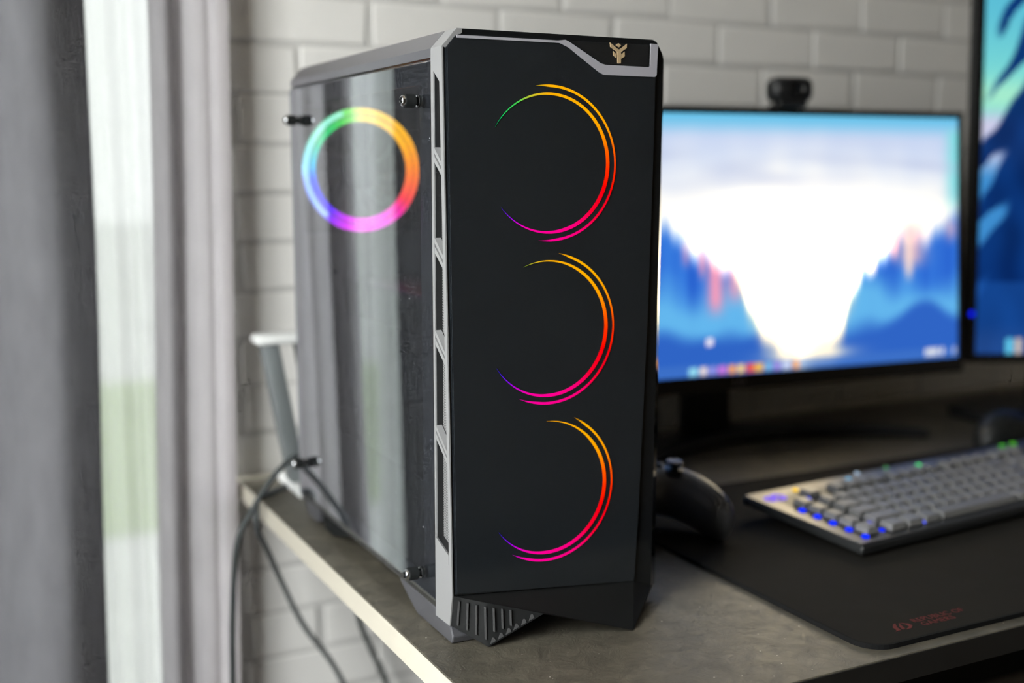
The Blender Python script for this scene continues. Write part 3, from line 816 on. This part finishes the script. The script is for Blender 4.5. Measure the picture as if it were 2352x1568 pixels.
# ------------------------------------------------------------------ keyboard
kb = thing('keyboard', 'black full-size keyboard with blue backlight on the desk mat', 'keyboard', (0.727, 0.745, 0.0036), (R(3.4), 0, R(5.0)))
KW, KD = 0.495, 0.153
def kobj(name, b, mat, parent, smooth=False): return obj(name, b, mat, parent, world=False, smooth=smooth)
b = NB(); box(b, 0, KW, 0, KD, 0.003, 0.0112, 0.002, 2); kobj('case', b, M['kb_side'], kb)
b = NB(); box(b, 0.0012, KW-0.0012, 0.003, KD-0.001, 0.0112, 0.0126, 0.0006, 1); plate_o = kobj('top_plate', b, M['kb_plate'], kb)
for x in (0.05, KW-0.05):
    b = NB(); box(b, x-0.012, x+0.012, KD-0.02, KD-0.012, -0.0078, 0.0045, 0.001, 1); kobj('foot', b, M['rubber'], kb)
    b = NB(); box(b, x-0.012, x+0.012, 0.006, 0.014, 0.0003, 0.0045, 0.001, 1); kobj('foot', b, M['rubber'], kb)
b = NB(); box(b, 0.0195, KW-0.006, 0.0065, 0.010+0.019*6+0.0085, 0.0126, 0.0129, 0.0001, 1); kobj('key_well', b, M['kb_side'], kb)
kmesh = {}
def keycap(wu):
    if wu not in kmesh:
        hx, hy = (wu*0.019-0.0026)/2, 0.0082
        bm = NB()
        pts = [(-hx, -hy, 0), (hx, -hy, 0), (hx, hy, 0), (-hx, hy, 0), (-hx+.0018, -hy+.0018, .0060), (hx-.0018, -hy+.0018, .0060), (hx-.0018, hy-.0012, .0064), (-hx+.0018, hy-.0012, .0064)]
        tris(bm, pts, [(0, 1, 5, 4), (1, 2, 6, 5), (2, 3, 7, 6), (3, 0, 4, 7), (4, 5, 6, 7), (3, 2, 1, 0)])
        bmesh.ops.bevel(bm, geom=[e for e in bm.edges], offset=0.0006, segments=1, affect='EDGES')
        me = bpy.data.meshes.new('key'); bm.to_mesh(me); bm.free(); me.materials.append(M['key']); kmesh[wu] = me
    return kmesh[wu]
def key(u, v, wu=1.0):
    o = link('key', keycap(wu), None, kb); o.location = (u+wu*0.019/2, v+0.0095, 0.0130); return o
U = 0.019
mx0, rows_y = 0.050, [0.010+U*i for i in range(5)]
fy = 0.010+U*5+0.006
for i in range(5): key(0.022, 0.010+U*i*1.02+0.004)
def row(y, ws, x=mx0):
    for wu in ws:
        if wu > 0: key(x, y, wu)
        x += abs(wu)*U
row(rows_y[0], [1.25, 1.25, 1.25, 6.25, 1.25, 1.25, 1.25, 1.25])
row(rows_y[1], [2.25] + [1]*10 + [2.75])
row(rows_y[2], [1.75] + [1]*11 + [2.25])
row(rows_y[3], [1.5] + [1]*12 + [1.5])
row(rows_y[4], [1]*13 + [2])
row(fy, [1, -1] + [1]*4 + [-0.5] + [1]*4 + [-0.5] + [1]*4)
nx = mx0+15*U+0.006
row(rows_y[0], [1, 1, 1], nx); row(rows_y[1], [-1, 1], nx)
for y in (rows_y[3], rows_y[4], fy): row(y, [1, 1, 1], nx)
px0 = nx+3*U+0.006
row(rows_y[0], [2, 1], px0)
for y in rows_y[1:]: row(y, [1, 1, 1, 1], px0)
# backlight glimpses
b0 = NB(); lathe(b0, [(0.0036, 0.0), (0.0034, 0.0012), (0.0022, 0.002), (0, 0.0023)], (0, 0, 0), (0, 0, 1), 14)
lme = bpy.data.meshes.new('key_light'); b0.to_mesh(lme); b0.free()
def klight(u, v, col, s=1.0, z=0.0129):
    me = lme.copy(); me.materials.append(emat('key_glow', lin(col), 1.5)); o = link('key_light', me, None, kb); o.location = (u, v, z); o.scale = (s, s, s)
for i in range(5): klight(0.0185, 0.0135+U*1.02*i, (10, 45, 255))
for u, v, c, s in ((0.0455, 0.018, (10, 40, 240), .8), (0.0475, 0.036, (10, 50, 250), .9), (0.0475, 0.112, (15, 60, 250), 1.0), (0.098, 0.0150, (70, 90, 255), .8), (0.058, 0.139, (235, 190, 30), .9),
                   (0.135, 0.139, (80, 170, 215), .9), (0.160, 0.150, (150, 170, 190), .8), (0.245, 0.139, (70, 215, 120), 1.0), (0.205, 0.150, (60, 130, 80), .7), (0.40, 0.146, (60, 150, 40), 1.0), (0.42, 0.146, (70, 160, 30), 1.0)):
    klight(u, v, c, s)
b = NB()
for cx_, r_ in ((0.0, 0.0065), (0.0105, 0.0085)):
    lathe(b, [(r_*0.45, 0.0), (r_, 0.0), (r_, 0.0006), (r_*0.45, 0.0006)], (0.016+cx_, KD-0.022, 0.0127), (0, 0, 1), 24)
kobj('glowing_emblem', b, emat('violet_glow', lin((150, 120, 255)), 1.0), kb)

# ------------------------------------------------------------------ game controller
gp = thing('game_controller', 'dark game controller with a pale thumbstick, half hidden behind the tower', 'game controller', (0.596, 0.905, 0.0036), (0, 0, R(-3)))
gp.scale = (0.76, 0.92, 1.15)
def skin_mesh(verts, edges, radii, sub=2):
    me = bpy.data.meshes.new('skin'); me.from_pydata(verts, edges, []); o = bpy.data.objects.new('skin', me); COL.objects.link(o)
    m = o.modifiers.new('s', 'SKIN'); m.use_smooth_shade = True
    for i, r in enumerate(radii): me.skin_vertices[0].data[i].radius = r
    me.skin_vertices[0].data[0].use_root = True
    ss = o.modifiers.new('u', 'SUBSURF'); ss.levels = sub; ss.render_levels = sub
    bpy.context.view_layer.update()
    dg = bpy.context.evaluated_depsgraph_get()
    out = bpy.data.meshes.new_from_object(o.evaluated_get(dg))
    bpy.data.objects.remove(o)
    b = bmesh.new(); b.from_mesh(out); bpy.data.meshes.remove(out); return b
V = [(0, 0.012, 0.033), (0.026, 0.012, 0.034), (0.052, 0.006, 0.034), (0.066, -0.026, 0.030), (0.071, -0.056, 0.024), (0.069, -0.078, 0.020),
     (-0.026, 0.012, 0.034), (-0.052, 0.006, 0.034), (-0.066, -0.026, 0.030), (-0.071, -0.056, 0.024), (-0.069, -0.078, 0.020)]
Eg = [(0, 1), (1, 2), (2, 3), (3, 4), (4, 5), (0, 6), (6, 7), (7, 8), (8, 9), (9, 10)]
Rd = [(0.030, 0.021), (0.031, 0.022), (0.030, 0.024), (0.026, 0.025), (0.023, 0.023), (0.016, 0.017), (0.031, 0.022), (0.030, 0.024), (0.026, 0.025), (0.023, 0.023), (0.016, 0.017)]
b = skin_mesh(V, Eg, Rd)
zmin = min(v.co.z for v in b.verts)
for v in b.verts: v.co.z = v.co.z - zmin
zt = max(v.co.z for v in b.verts)
body = kobj('body', b, M['pad_body'], gp, True)
def topz(x, y):
    hit, loc, nn, idx = body.ray_cast(Vector((x, y, 0.2)), Vector((0, 0, -1)))
    return loc.z if hit else zt
for x, y, cm in ((-0.044, 0.016, 'pad_dark'), (0.046, -0.008, 'led_off')):
    z = topz(x, y)
    b = NB(); lathe(b, [(0.0105, -0.004), (0.0105, 0.001), (0.0085, 0.0018), (0.005, 0.0025), (0.0045, 0.0040), (0.0088, 0.0052), (0.0092, 0.0066), (0.0075, 0.0070), (0, 0.0062)], (x, y, z), (0, 0, 1))
    stick = kobj('thumbstick', b, M['pad_dark'], gp, True)
    b = NB(); lathe(b, [(0.0092, 0.0), (0.0098, 0.001), (0.0086, 0.0018), (0.004, 0.0012), (0, 0.0012)], (x, y, z+0.0066), (0, 0, 1)); kobj('stick_cap', b, M[cm], stick, True)
z = topz(0, 0.026)
b = NB(); lathe(b, [(0.0075, -0.004), (0.0075, 0.0012), (0.0062, 0.0020), (0, 0.0022)], (0.0, 0.024, z), (0.0, 0.1, 1)); kobj('home_button', b, M['white_plastic'], gp, True)
for dx, dy in ((0, 0.011), (0, -0.011), (0.011, 0), (-0.011, 0)):
    x, y = 0.036+dx*0.9, 0.020+dy*0.9; z = topz(x, y)
    b = NB(); lathe(b, [(0.0050, -0.003), (0.0050, 0.0016), (0.0040, 0.0024), (0, 0.0027)], (x, y, z), (0, 0, 1)); kobj('face_button', b, M['pad_dark'], gp, True)
z = topz(-0.022, -0.012)
b = NB(); box(b, -0.032, -0.012, -0.0155, -0.0085, z-0.003, z+0.0025, 0.001, 2); box(b, -0.0255, -0.0185, -0.022, -0.002, z-0.003, z+0.0025, 0.001, 2); kobj('direction_pad', b, M['pad_dark'], gp)
for s in (-1, 1):
    b = NB(); tube(b, [(s*0.020, 0.038, 0.040), (s*0.040, 0.0375, 0.040), (s*0.060, 0.030, 0.037), (s*0.070, 0.018, 0.033)], lambda t: 0.0075-0.002*t, 12); kobj('shoulder_button', b, M['pad_dark'], gp, True)
    b = NB(); tube(b, [(s*0.036, 0.040, 0.030), (s*0.048, 0.049, 0.026), (s*0.056, 0.050, 0.018)], 0.0095, 12); kobj('trigger', b, M['pad_dark'], gp, True)

# ------------------------------------------------------------------ monitors
def screen_grid(x0, x1, z0, z1, y, nu, nv, fn, name, parent):
    b = NB(); g = [[b.verts.new((x0+(x1-x0)*i/nu, y, z0+(z1-z0)*j/nv)) for i in range(nu+1)] for j in range(nv+1)]
    for j in range(nv):
        for i in range(nu): b.faces.new((g[j][i], g[j][i+1], g[j+1][i+1], g[j+1][i]))
    o = kobj(name, b, M['screen'], parent)
    ca = o.data.color_attributes.new('Col', 'FLOAT_COLOR', 'POINT')
    for k, v in enumerate(o.data.vertices):
        c = fn((v.co.x-x0)/(x1-x0), 1-(v.co.z-z0)/(z1-z0)); ca.data[k].color = (*c, 1)
    return o

def mixc(a, c, t):
    t = max(0.0, min(1.0, t)); return tuple(a[k]*(1-t)+c[k]*t for k in range(3))
def sst(a, c, x):
    t = max(0.0, min(1.0, (x-a)/(c-a))); return t*t*(3-2*t)
def pw(pts, x):
    if x <= pts[0][0]: return pts[0][1]
    for (a, va), (c, vc) in zip(pts, pts[1:]):
        if x <= c: return va+(vc-va)*(x-a)/(c-a)
    return pts[-1][1]
ICON = [(150, 220, 240), (240, 225, 220), (150, 150, 230), (200, 120, 220), (255, 170, 60), (255, 215, 120), (235, 90, 60), (240, 190, 70), (130, 190, 230), (170, 150, 230), (205, 215, 245), (240, 170, 90)]
def wall1(u, v):
    X = 1525+(u-0.345)/0.655*687           # picture column
    n1 = noise.noise(Vector((X*0.045, 0.3, 1.7))); n2 = noise.noise(Vector((X*0.016, v*5, 4.2))); n3 = noise.noise(Vector((X*0.12, 7.7, 0.2)))
    # sky
    c = mixc((105, 195, 235), (200, 214, 243), sst(0.0, 0.10, v))
    c = mixc(c, (255, 254, 250), sst(0.08, 0.40, v + 0.05*n2 + 0.07*math.exp(-((X-1830)/260)**2)))
    rc = sst(2165, 2212, X)
    c = mixc(c, (125, 222, 226), rc*sst(0.02, 0.08, v)*(1-sst(0.30, 0.42, v)))
    # forested slopes on both sides of the bright valley
    le = pw([(1200, .30), (1525, .40), (1560, .44), (1600, .50), (1650, .54), (1690, .58), (1715, .70), (1745, .80), (1785, .90), (1850, .97), (1900, 1.2)], X)
    re = pw([(1800, 1.2), (1840, .93), (1900, .86), (1925, .80), (1945, .66), (1985, .58), (2035, .52), (2060, .47), (2130, .47), (2170, .42), (2215, .36)], X)
    edge = min(le, re) + 0.045*n1 + 0.03*n3
    m = sst(edge-0.03, edge+0.09, v)
    cl = max(0.0, noise.noise(Vector((X*0.006, v*16, 8.8)))+0.15)*math.exp(-((v-0.22)/0.10)**2)
    c = mixc(c, (186, 196, 226), cl*0.75)
    tr = mixc((58, 128, 226), (40, 96, 205), 0.5+0.9*n1)
    tr = mixc(tr, (105, 190, 240), sst(0.60, 0.76, v+0.08*n2)*0.9)
    tr = mixc(tr, (38, 86, 190), sst(0.80, 0.88, v+0.05*n2+0.10*math.exp(-((X-2130)/60)**2))*0.85)
    pk = math.exp(-((X-1640)/17)**2)*sst(0.5, .56, v)*(1-sst(0.70, 0.80, v)) + .8*math.exp(-((X-1682)/16)**2)*sst(.54, .6, v)*(1-sst(.66, .76, v)) + .6*math.exp(-((X-1578)/7)**2)*sst(.47, .5, v)*(1-sst(.54, .6, v))
    tr = mixc(tr, (246, 158, 188), min(1, pk))
    pk2 = math.exp(-((X-2095)/32)**2)*sst(0.40, .46, v)*(1-sst(0.56, 0.64, v)) + .8*math.exp(-((X-2195)/14)**2)*sst(.40, .46, v)*(1-sst(.46, .54, v))
    c = mixc(c, tr, m)
    c = mixc(c, (244, 190, 196), min(1, pk2)*0.85)
    # cream light at the valley floor and the river
    ed = math.exp(-((v-edge-0.03)/0.07)**2)*sst(1670, 1700, X)*(1-sst(1940, 1975, X))
    c = mixc(c, (255, 238, 206), ed*0.75)
    for sx_, sw_, v0_, v1_, cc_ in ((1995, 9, .46, .64, (250, 226, 214)), (2052, 8, .44, .58, (240, 178, 190)), (2088, 9, .46, .66, (255, 226, 214)), (1612, 6, .5, .62, (240, 160, 190)), (1962, 6, .55, .68, (235, 225, 205))):
        c = mixc(c, cc_, math.exp(-((X-sx_)/sw_)**2)*sst(v0_, v0_+.05, v)*(1-sst(v1_-.05, v1_+.03, v)))
    rv = math.exp(-((X-1850)/75)**2)*math.exp(-((v-0.945)/0.028)**2)
    c = mixc(c, (255, 246, 225), min(1, rv*1.6))
    if v > 0.955: c = mixc(c, (70, 120, 200), 0.55)
    if abs(v-0.977) < 0.016:
        k = (X-1590)/20.5
        i = int(round(k))
        if 0 <= i < 12 and abs(k-i) < 0.40: c = ICON[i]
    if abs(v-0.968) < 0.014 and 2128 < X < 2203 and n3 > -0.15: c = (220, 225, 235)
    if math.hypot(X-1626, (v-0.87)*600) < 9: c = (240, 235, 250)
    L = lin(c)
    g = math.exp(-((X-1835)/230)**2)*math.exp(-((v-0.66)/0.20)**2)*(1-m)     # over-bright, warm heart of the picture
    return (L[0]*(1+8.0*g), L[1]*(1+6.4*g), L[2]*(1+3.8*g))
def wall2(u, v):
    X = u*470
    n1 = noise.noise(Vector((X*0.02, v*9, 2.2)))
    c = mixc((92, 190, 214), (120, 215, 214), sst(0.0, .25, v))
    c = mixc(c, (165, 236, 206), math.exp(-((v-0.28)/0.05)**2))
    c = mixc(c, (205, 205, 232), sst(.30, .36, v)); c = mixc(c, (62, 140, 205), sst(.42, .52, v)); c = mixc(c, (28, 84, 165), sst(.66, .78, v)); c = mixc(c, (52, 96, 170), sst(.90, .98, v))
    ph = (v*6.3+X*0.0085+0.25*n1) % 1.0
    reach = pw([(0, 95), (.08, 80), (.2, 95), (.3, 60), (.36, 40), (.45, 25), (.6, 40), (.75, 0), (1, -40)], v)
    edge = reach - 70*max(0, ph-0.35) + 45*math.sin(ph*6.28)*0.5
    m = sst(edge-10, edge+16, X)
    c = mixc(c, mixc((6, 36, 92), (10, 52, 120), 0.5+n1), m*(0.95 if v < .8 else .45))
    if v > 0.955 and 72 < X < 88: c = (100, 205, 240)
    if v > 0.955 and 92 < X < 108: c = (200, 190, 185)
    return lin(c)

# wide monitor
MW, MZ0, MZ1 = 0.68, 0.099, 0.411
mon = thing('monitor', 'wide black monitor showing a bright misty valley with blue forest', 'monitor', (0.880, 1.1205, 0.0), (0, 0, R(-4.75)))
b = NB(); box(b, -MW/2-0.008, MW/2+0.008, 0.0, 0.022, MZ0-0.020, MZ1+0.008, 0.003, 2); body = kobj('housing', b, M['black'], mon)
b = NB(); prism(b, [(-0.16, MZ0+0.04), (0.16, MZ0+0.04), (0.16, MZ1-0.06), (-0.16, MZ1-0.06)], 0.022, 0.048, 1, 0.008); kobj('rear_cover', b, M['black'], mon)
b = NB()
prism(b, [(-MW/2-0.0075, MZ0-0.0195), (MW/2+0.0075, MZ0-0.0195), (MW/2+0.0075, MZ1+0.0075), (-MW/2-0.0075, MZ1+0.0075)], -0.0016, 0.0004, 1, holes=[[(-MW/2, MZ0), (MW/2, MZ0), (MW/2, MZ1), (-MW/2, MZ1)]])
kobj('bezel', b, M['black_gloss'], mon)
screen_grid(-MW/2, MW/2, MZ0, MZ1, -0.0006, 220, 100, wall1, 'screen', mon)
b = text_mesh('LG', 0.013); bmesh.ops.transform(b, matrix=Matrix.Translation((-0.008, -0.0018, MZ0-0.0145)) @ Matrix.Rotation(R(90), 4, 'X'), verts=b.verts)
kobj('maker_mark', b, M['led_off'], mon)
b = NB(); prism(b, [(-0.036, 0.012), (0.036, 0.012), (0.026, 0.20), (-0.026, 0.20)], 0.068, 0.084, 1, 0.004); nk = kobj('neck', b, M['black'], mon, True)
b = NB(); box(b, -0.04, 0.04, 0.052, 0.070, 0.15, 0.23, 0.004, 2); kobj('hinge', b, M['black'], nk)
b = NB()
N = 40; fr = []; bk = []
for i in range(N+1):
    x = 0.665+(1.150-0.665)*i/N; t = (x-0.92)/0.245
    y = 1.158-1.7*(x-0.92)**2
    fr.append((x, y)); bk.append((x-0.010*t, y+0.052-0.026*t*t))
prism(b, fr+list(reversed(bk)), 0.0002, 0.013, 2, 0.0025)
obj('crescent_foot', b, M['black'], mon, smooth=True)

def tilt(root, names, ang, z0):            # lean the panel back about its lower edge
    for ch in root.children:
        if ch.name.split('.')[0] in names:
            Rm = Matrix.Rotation(R(-ang), 3, 'X'); P = Vector((0, 0, z0))
            ch.rotation_euler = (R(-ang), 0, 0); ch.location = P - Rm @ P
tilt(mon, ('housing', 'rear_cover', 'bezel', 'screen', 'maker_mark'), 4.4, MZ0)

# webcam
wc = thing('webcam', 'small black webcam clipped on top of the wide monitor', 'webcam', (0.9610, 1.1396, MZ1+0.0075), (R(-4.4), 0, R(-12)))
b = NB(); box(b, -0.0275, 0.0275, -0.015, 0.016, 0.007, 0.037, 0.0105, 4); kobj('body', b, M['black'], wc, True)
b = NB(); lathe(b, [(0.0, 0.0005), (0.007, 0.0), (0.0095, -0.002), (0.0095, 0.004)], (0.0, -0.0155, 0.022), (0, 1, 0)); kobj('lens', b, M['black_gloss'], wc, True)
b = NB(); prism(b, [(-0.012, 0.0002), (0.020, 0.0002), (0.020, 0.006), (-0.012, 0.010)], -0.018, 0.018, 0, 0.001); kobj('clip', b, M['black'], wc)
b = NB(); box(b, -0.018, 0.018, 0.0265, 0.030, -0.030, 0.003, 0.001, 1); kobj('clip_leg', b, M['black'], wc)

# upright monitor, turned towards the room
M2W, M2Z0, M2Z1 = 0.275, 0.098, 0.576
m2 = thing('monitor', 'upright black monitor at the right edge showing dark pine branches on blue', 'monitor', (1.389, 1.043, 0.0), (0, 0, R(-27)))
b = NB(); box(b, -M2W/2-0.011, M2W/2+0.011, 0.0, 0.024, M2Z0-0.012, M2Z1+0.012, 0.003, 2); kobj('housing', b, M['black'], m2)
b = NB(); prism(b, [(-M2W/2-0.0105, M2Z0-0.0115), (M2W/2+0.0105, M2Z0-0.0115), (M2W/2+0.0105, M2Z1+0.0115), (-M2W/2-0.0105, M2Z1+0.0115)], -0.0016, 0.0004, 1,
                holes=[[(-M2W/2, M2Z0), (M2W/2, M2Z0), (M2W/2, M2Z1), (-M2W/2, M2Z1)]]); kobj('bezel', b, M['black_gloss'], m2)
screen_grid(-M2W/2, M2W/2, M2Z0, M2Z1, -0.0006, 90, 150, wall2, 'screen', m2)
b = NB(); lathe(b, [(0.0035, 0.0), (0.0030, -0.001), (0, -0.0012)], (-M2W/2-0.0065, -0.0016, 0.152), (0, 1, 0), 14); kobj('blue_dot', b, M['blue_glow'], m2)  # small glowing blue dot on the bezel
b = NB(); box(b, -0.035, 0.035, 0.052, 0.072, 0.012, 0.36, 0.005, 2); kobj('neck', b, M['black'], m2)
b = NB(); box(b, -0.04, 0.04, 0.036, 0.054, 0.26, 0.38, 0.002, 1); kobj('mount_plate', b, M['black'], m2)
b = NB(); prism(b, [(-0.11, -0.035), (0.13, -0.035), (0.13, 0.13), (-0.06, 0.13), (-0.15, 0.055)], 0.0002, 0.016, 2, 0.003); kobj('base', b, M['black'], m2)

tilt(m2, ('housing', 'bezel', 'screen', 'blue_dot'), 4.0, M2Z0)

# ------------------------------------------------------------------ mouse behind the keyboard
ms = thing('mouse', 'black computer mouse at the right edge behind the keyboard', 'mouse', (1.213, 1.000, 0.0036), (0, 0, R(-82)))
b = NB(); bmesh.ops.create_uvsphere(b, u_segments=28, v_segments=16, radius=1.0)
for v in b.verts:
    x, y, z = v.co
    wdt = 0.031*(1-0.12*max(0, y)+0.06*math.cos(y*3))
    v.co = Vector((x*wdt, y*0.060, max(0.0, z*0.040*(1-0.22*y) + 0.002) if z > -0.2 else 0.0))
bmesh.ops.remove_doubles(b, verts=b.verts, dist=1e-5)
mbody = kobj('body', b, M['pad_dark'], ms, True)
b = NB(); lathe(b, [(0.0, -0.004), (0.009, -0.004), (0.0105, -0.002), (0.0105, 0.002), (0.009, 0.004), (0, 0.004)], (0, 0.030, 0.030), (1, 0, 0), 20); kobj('scroll_wheel', b, M['rubber'], ms, True)
b = NB(); box(b, -0.0005, 0.0005, 0.012, 0.055, 0.018, 0.0375); kobj('button_seam', b, M['rubber'], ms)
